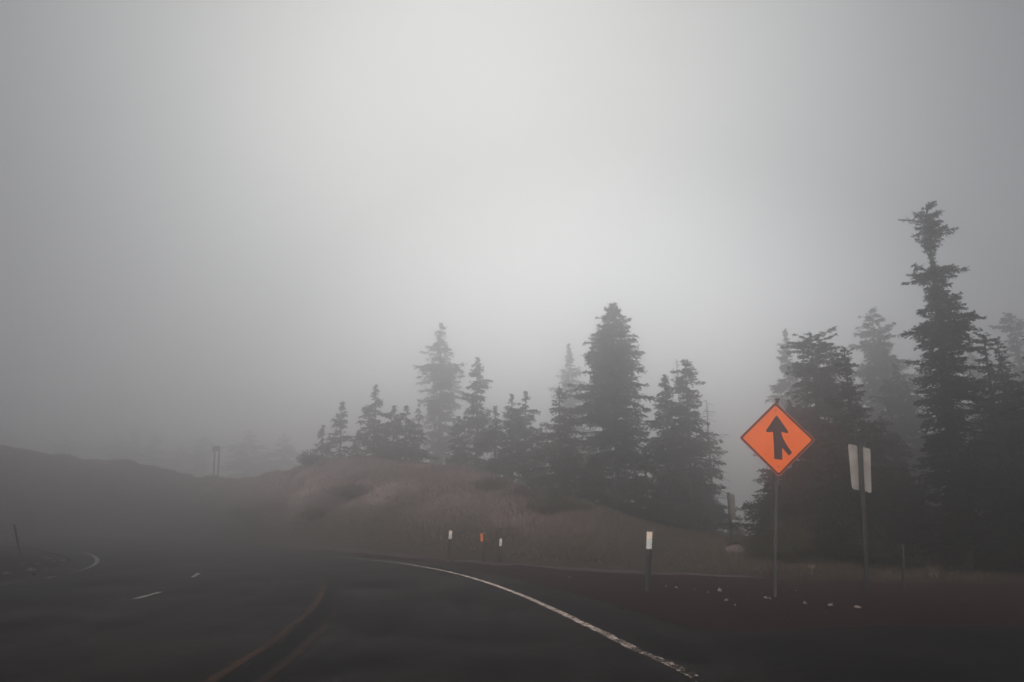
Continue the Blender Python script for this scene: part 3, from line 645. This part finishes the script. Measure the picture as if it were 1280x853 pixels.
gb = 'pale rocks on the mound'
for i, (u, v, w_, h_, lb) in enumerate([(747, 632.5, .62, .12, 'flat reddish ledge rock beneath the largest fir'), (770, 637, .62, .16, 'rounded pale rock right of the reddish ledge'), (783, 644, .5, .14, 'slanting pale rock lowest of the ledge rocks'), (800, 657, .24, .07, 'small pale rock left of the fallen log'), (808, 658, .16, .06, 'tiny pale rock between small rock and fallen log'),
        (838, 663, .45, .13, 'rounded pale rock at the left end of the fallen log'), (705, 673, .62, .14, 'pale grey rock in the grass behind the far marker posts'), (441, 656, .5, .16, 'pale rock on the lower mound right of the bend'), (445, 606, .45, .14, 'light rock high on the left face of the mound'), (436, 674, .3, .12, 'small rock low on the mound next to the road'),
        (330, 672, .45, .16, 'first pale rock at the mound foot beside the road bend'), (318, 674, .28, .12, 'little rock left of the first pale rock by the bend'), (298, 674, .25, .12, 'reddish little rock farthest left by the bend'), (191, 661, .4, .3, 'small upright pale rock at the foot of the dark bank'), (690, 600, .3, .12, 'small rock beside the brownish fir')]):
    rock(lb, u, v, w_, h_, 60+i, gb)

def gravel():
    r = np.random.default_rng(77); n = 30000; i = r.integers(0, len(outer_edge)-1, n); q = outer_edge[i]+(outer_edge[i+1]-outer_edge[i])*r.uniform(0, 1, n)[:, None]
    q = q+r.normal(0, 1, (n, 2))*np.where(r.uniform(0, 1, n) < .45, .22, 1.3)[:, None]
    a = r.uniform(-.35, .95, n); y2 = np.interp(a, aa, tE)-np.abs(r.normal(0, 1.6, n)); q = np.vstack([q, np.column_stack([a*y2, y2])])
    i = r.integers(0, len(inner_edge)-1, 6000); q = np.vstack([q, inner_edge[i]+r.normal(0, .5, (6000, 2))])
    q = q[(q[:, 1] > 5) & (q[:, 1] < 34) & (np.abs(q[:, 0]) < 26)]; ins = inside_poly(q[:, 0], q[:, 1], road_poly); d = dist_poly(q[:, 0], q[:, 1], road_poly)
    k = ~ins | (d < np.abs(r.normal(0, .14, len(q)))); q, ins = q[k], ins[k]
    a, Ye, _, _ = params(q[:, 0], q[:, 1]); k = q[:, 1] < Ye+.2; q, ins = q[k], ins[k]; n = len(q)
    z = np.where(ins, .004, hgrid(q[:, 0], q[:, 1])); s_ = r.lognormal(-4.55, .4, n); th = r.uniform(0, 6.28, n)
    off = np.array([[1, 0, 0], [0, 1, 0], [-1, 0, 0], [0, -1, 0], [.1, .1, .8]])
    o = off[None]*s_[:, None, None]*r.uniform(.6, 1.4, (n, 5, 1)); c, sn = np.cos(th)[:, None], np.sin(th)[:, None]
    V = np.stack([q[:, :1]+o[..., 0]*c-o[..., 1]*sn, q[:, 1:]+o[..., 0]*sn+o[..., 1]*c, z[:, None]+o[..., 2]], -1).reshape(-1, 3)
    b = np.arange(n)[:, None, None]*5; T3 = np.array([[0, 1, 4], [1, 2, 4], [2, 3, 4], [3, 0, 4]])[None]
    m, t, bs = material('gravel', .95, .1); rd = t.nodes.new('ShaderNodeNewGeometry').outputs['Random Per Island']
    t.links.new(ramp(t, rd, [(0, (.012, .006, .007)), (.6, (.035, .018, .019)), (.93, (.06, .036, .036)), (1, (.11, .08, .075))]), bs.inputs['Base Color'])
    tag(mesh_obj('gravel', V, (b+T3).reshape(-1, 3), m), 'loose dark red gravel chips along the asphalt edge', 'gravel', kind='stuff')
gravel()

# fallen log over the grass
def surf(u, v):
    x, y = gp(u, v, .2)
    for _ in range(25): x2, y2 = gp(u, v, hz(x, y)); x, y = (x+x2)/2, (y+y2)/2
    return np.array([x, y, hz(x, y)])
pts = np.array([surf(u, v)+[0, 0, .10] for u, v in ((838, 665), (852, 667.5), (868, 671), (884, 675.5), (900, 680.5))]); 
root = empty('fallen_log', pts[2]); tag(root, 'grey weathered fallen log lying in the grass left of the small far sign', 'log')
q = pts-pts[2]; qq = spline(q, .15); k = np.linspace(0, 1, len(qq))
v_, f_ = tubes([(qq+np.random.default_rng(3).normal(0, .008, qq.shape), .085*(1-.55*k))], 8); mesh_obj('trunk', v_, f_, M['dead_wood'], root, smooth=True)
r = np.random.default_rng(5); pth = []
for i in range(16):
    p = qq[r.integers(3, len(qq)-2)]; a = r.uniform(-1, 1); ln = r.uniform(.2, .7); e = p+np.array([r.normal(0, .35), r.normal(0, .35), r.uniform(.1, .6)])*ln
    pth.append((np.array([p, (p+e)/2+r.normal(0, .03, 3), e]), [.018, .012, .004]))
v_, f_ = tubes(pth, 4); mesh_obj('branches', v_, f_, M['dead_wood'], root)

# ------------------------------------------------------------------ merge sign
bx, by = gp(968.5, 745); bz = hz(bx, by)
S = empty('merge_sign', (bx, by, bz)); tag(S, 'bright orange diamond warning sign with black merge arrow on a thin steel pole', 'road sign')
yaw = -.05
dist_c = by*math.cos(PITCH)+.9*math.sin(PITCH); half = 47.0/F*dist_c
zc = at(971, 549, by)[2]-bz; xc = at(971, 549, by)[0]-bx
S_top = zc+half+.05
def diamond(h, rad, n=6):
    P = []
    for k in range(4):
        a0 = math.pi/2*k; cx, cz = (h-rad*math.sqrt(2))*math.cos(a0), (h-rad*math.sqrt(2))*math.sin(a0)
        for i in range(n+1):
            a = a0-math.pi/4+math.pi/2*i/n; P.append((cx+rad*math.cos(a), cz+rad*math.sin(a)))
    return P
bm = bmesh.new()   # u-channel pole: web and two flanges
lean = xc
add_box(bm, (0, 0, S_top/2-.1), (.045, .006, S_top+.2)); add_box(bm, (-.024, .014, S_top/2-.1), (.005, .03, S_top+.2)); add_box(bm, (.024, .014, S_top/2-.1), (.005, .03, S_top+.2))
for k in range(30): add_box(bm, (0, -.0042, .25+k*.09), (.010, .002, .010))
for v in bm.verts: v.co.x += lean*(v.co.z/zc)
bm_obj('pole', bm, M['steel'], S)
piv = empty('sign_panel_mount', (0, 0, 0)); bpy.data.objects.remove(piv)
rot = Matrix.Translation((xc, -.012, zc)) @ Matrix.Rotation(yaw, 4, 'Z') @ Matrix.Rotation(math.radians(2.0), 4, 'Y')
def panel_part(name, outlines, y0, y1, mat, parent, hole=None):
    bm = bmesh.new()
    for o in outlines: prism(bm, o, y0, y1)
    bm.transform(rot); return bm_obj(name, bm, mat, parent)
def ring_part(name, P0, P1, y0, y1, mat, parent):
    bm = bmesh.new(); n = len(P0)
    A = [bm.verts.new((p[0], y0, p[1])) for p in P0]; B = [bm.verts.new((p[0], y0, p[1])) for p in P1]
    A2 = [bm.verts.new((p[0], y1, p[1])) for p in P0]; B2 = [bm.verts.new((p[0], y1, p[1])) for p in P1]
    for i in range(n):
        j = (i+1) % n; bm.faces.new((A[i], A[j], B[j], B[i])); bm.faces.new((A[i], A2[i], A2[j], A[j])); bm.faces.new((B[i], B[j], B2[j], B2[i])); bm.faces.new((A2[i], B2[i], B2[j], A2[j]))
    bmesh.ops.recalc_face_normals(bm, faces=bm.faces); bm.transform(rot); return bm_obj(name, bm, mat, parent)
face = panel_part('sign_face', [diamond(half, .045)], -.004, .0, M['orange'], S)
ring_part('rim', diamond(half, .045), diamond(half-.014, .04), -.0065, -.0035, M['orange_rim'], face)
ring_part('border', diamond(half-.016, .038), diamond(half-.062, .028), -.0065, -.0035, M['black_film'], face)
def A_(x, y):
    X_, Z_ = (x-351)/265*half, -(y-335)/265*half; a = math.radians(1.2); return (X_*math.cos(a)-Z_*math.sin(a), X_*math.sin(a)+Z_*math.cos(a))
arrow = [(357, 168), (366, 176), (428, 276), (432, 285), (427, 293), (418, 294), (383, 284), (386, 308), (394, 335), (408, 365), (426, 396), (449, 430), (425, 452), (404, 425), (382, 396), (378, 481), (323, 476), (326, 284), (292, 288), (281, 287), (277, 280), (281, 270), (350, 176)]
panel_part('merge_arrow', [[A_(*p) for p in arrow[::-1]]], -.0068, -.0035, M['black_film'], face)
for x_, z_ in ((0, half*.76), (0, .0), (0, -half*.74)):
    bm = bmesh.new(); add_cyl(bm, (x_, -.004, z_), (x_, -.012, z_), .012, .010, 8); bm.transform(rot); bm_obj('bolt', bm, M['dark_steel'], S)
bm = bmesh.new(); add_box(bm, (xc*S_top/zc+.004, .01, S_top), (.09, .03, .035), .008); bm_obj('pole_cap', bm, M['dark_steel'], S)

# ------------------------------------------------------------------ two plates seen from behind
def back_sign(name, label, ub, vb, Y_, pole_top, corners, pw, off=.0, pm='dark_steel'):
    """corners: image outline of the plate top-left, top-right, bottom-right, bottom-left"""
    x = at(ub, vb, Y_)[0]; z0 = hz(x, Y_)-.05; tp = at(pole_top[0], pole_top[1], Y_)
    R_ = empty(name, (x, Y_, z0)); tag(R_, label, 'road sign')
    bm = bmesh.new(); H = tp[2]-z0; L_ = tp[0]-x
    add_box(bm, (0, 0, H/2), (pw, pw*.8, H), pw*.12)
    for v in bm.verts: v.co.x += L_*v.co.z/H
    bm_obj('pole', bm, M[pm], R_)
    P = [at(c[0], c[1], Y_+c[2]) for c in corners]
    bm = bmesh.new(); fr = [bm.verts.new((p[0]-x, p[1]-Y_, p[2]-z0)) for p in P]; f = bm.faces.new(fr); bm.normal_update()
    n_ = f.normal.copy(); n_ = n_ if n_.y > 0 else -n_
    bk = [bm.verts.new(v.co+n_*.006) for v in fr]; bm.faces.new(bk[::-1])
    for i in range(4): bm.faces.new((fr[i], bk[i], bk[(i+1) % 4], fr[(i+1) % 4]))
    bmesh.ops.recalc_face_normals(bm, faces=bm.faces)
    bmesh.ops.bevel(bm, geom=[e for e in bm.edges if abs((e.verts[0].co-e.verts[1].co).length-.006) < .002], offset=.02, segments=3, affect='EDGES')
    pl = bm_obj('sign_plate', bm, M['sign_back'], R_)
    for f_ in (.15, .85):
        bm = bmesh.new(); z = (P[0][2]*(1-f_)+P[3][2]*f_)-z0; add_box(bm, (L_*z/H, -pw*.45, z), (pw*.5, .02, .03), .004); bm_obj('bolt', bm, M['steel'], R_)
    return R_
back_sign('sign_back_view', 'pale blank back of an upright rectangular sign on a dark pole', 1084, 742, 15.2, (1075, 554), [(1060, 555, .04), (1088, 561.5, .20), (1089.5, 616.5, .20), (1065, 611, .04)], .085)
back_sign('narrow_sign', 'small narrow grey sign turned almost edge on beside the pink boulder', 915.5, 688, 23.5, (910.5, 616), [(911, 617.5, -.06), (918, 618.5, .25), (920, 650, .25), (914, 650, -.06)], .085)

# ------------------------------------------------------------------ marker posts
gpst = 'delineator posts along the outside of the bend'
def marker(label, ub, vb, ut, vt, top_m, low_m, wpx, split=.27, tf=.42):
    p = surf(ub, vb); x, y, z0 = p; tp = at(ut, vt, y); H = tp[2]-z0; L_ = tp[0]-x; w_ = wpx/F*y*1.02
    R_ = empty('delineator_post', (x, y, z0)); tag(R_, label, 'marker post', gpst)
    def bx(nm, za, zb, m_, wx, dy=.0, th=.022, par=R_):
        bm = bmesh.new(); n = 8
        pr = [(-wx/2, .0), (-wx/4, -.010), (0, -.013), (wx/4, -.010), (wx/2, .0), (wx/4, th-.014), (0, th-.016), (-wx/4, th-.014)]
        a = [bm.verts.new((q[0]+L_*za/H, q[1]+dy, za)) for q in pr]; b = [bm.verts.new((q[0]+L_*zb/H, q[1]+dy, zb)) for q in pr]
        for i in range(8): bm.faces.new((a[i], a[(i+1) % 8], b[(i+1) % 8], b[i]))
        bm.faces.new(a[::-1]); bm.faces.new(b); bmesh.ops.recalc_face_normals(bm, faces=bm.faces); return bm_obj(nm, bm, m_, par)
    body = bx('post_body', -.1, H, M['dark_plastic'], w_*1.0)
    bx('reflector', H*(1-split*tf), H*1.002, top_m, w_, -.004, .028); bx('sleeve', H*(1-split), H*(1-split*tf)-.002, low_m, w_, -.004, .028)
    for zf in (.42, .78):
        bm = bmesh.new(); add_cyl(bm, (w_*.3+L_*zf, .0, H*zf), (w_*.62+L_*zf, .0, H*zf), .008, seg=6); bm_obj('bolt', bm, M['dark_steel'], R_)
    return R_
marker('nearest and largest black post with headlight-tinted white top on the red cinders', 809.5, 739, 812, 665, M['headlit_sheet'], M['white_sheet'], 6.6, .29, .42)
marker('black post with white top, leftmost of the three far posts', 560.5, 702.5, 563.5, 663.5, M['headlit_sheet'], M['white_sheet'], 3.9, .27, .5)
marker('black post with orange top, middle of the three far posts', 603.5, 704, 602, 667, M['amber_sheet'], M['amber_sheet'], 3.3, .27, .4)
marker('shorter black post with white top, rightmost of the three far posts', 624.5, 700.5, 626, 673.5, M['headlit_sheet'], M['white_sheet'], 3.1, .30, .5)

# thin leaning stake on the left verge, iron stake in the dark right side
def stake(label, ub, vb, ut, vt, Y_, w_, name='leaning_stake'):
    x = at(ub, vb, Y_)[0]; z0 = hz(x, Y_)-.05; tp = at(ut, vt, Y_); R_ = empty(name, (x, Y_, z0)); tag(R_, label, 'stake')
    bm = bmesh.new(); H = tp[2]-z0; L_ = tp[0]-x; add_box(bm, (0, 0, H/2), (w_, w_*.7, H), w_*.15)
    for k in range(int(H/.12)): add_box(bm, (w_*.5, 0, .15+k*.12), (w_*.3, w_*.4, .03))
    for v in bm.verts: v.co.x += L_*v.co.z/H
    bm_obj('shaft', bm, M['dark_steel'], R_)
    bm = bmesh.new(); add_box(bm, (L_, 0, H+.01), (w_*1.3, w_, .03), .005); bm_obj('cap', bm, M['dark_steel'], R_); return R_
stake('thin dark stake leaning left on the verge inside the bend', 27.5, 686, 18, 657, 25, .06)
stake('straight dark stake in the shadow right of the blank sign pole', 1129.5, 738, 1129.5, 683, 15, .04, 'metal_stake')

# two legged marker on the skyline of the bank
Yg = 58.0
xl, xr = at(267.5, 600, Yg)[0], at(272.5, 600, Yg)[0]; zt = at(270, 558, Yg)[2]
xg = (xl+xr)/2; zg = hz(xg, Yg)-.3
R_ = empty('two_legged_marker', (xg, Yg, zg)); tag(R_, 'dark narrow board on two close poles standing on the skyline of the bank', 'sign')
H = zt-zg; lt = at(274, 560, Yg)[0]-xr
for sgn in (-1, 1):
    bm = bmesh.new(); hw = (xr-xl)/2+.02; add_cyl(bm, (sgn*hw, 0, 0), (sgn*hw+lt, 0, H-.1), .075, .065, 8); bm_obj('pole', bm, M['steel'], R_)
bm = bmesh.new(); add_box(bm, (lt-.05, -.09, H-.2), (.58, .06, .42), .02); bm_obj('board', bm, M['steel'], R_)
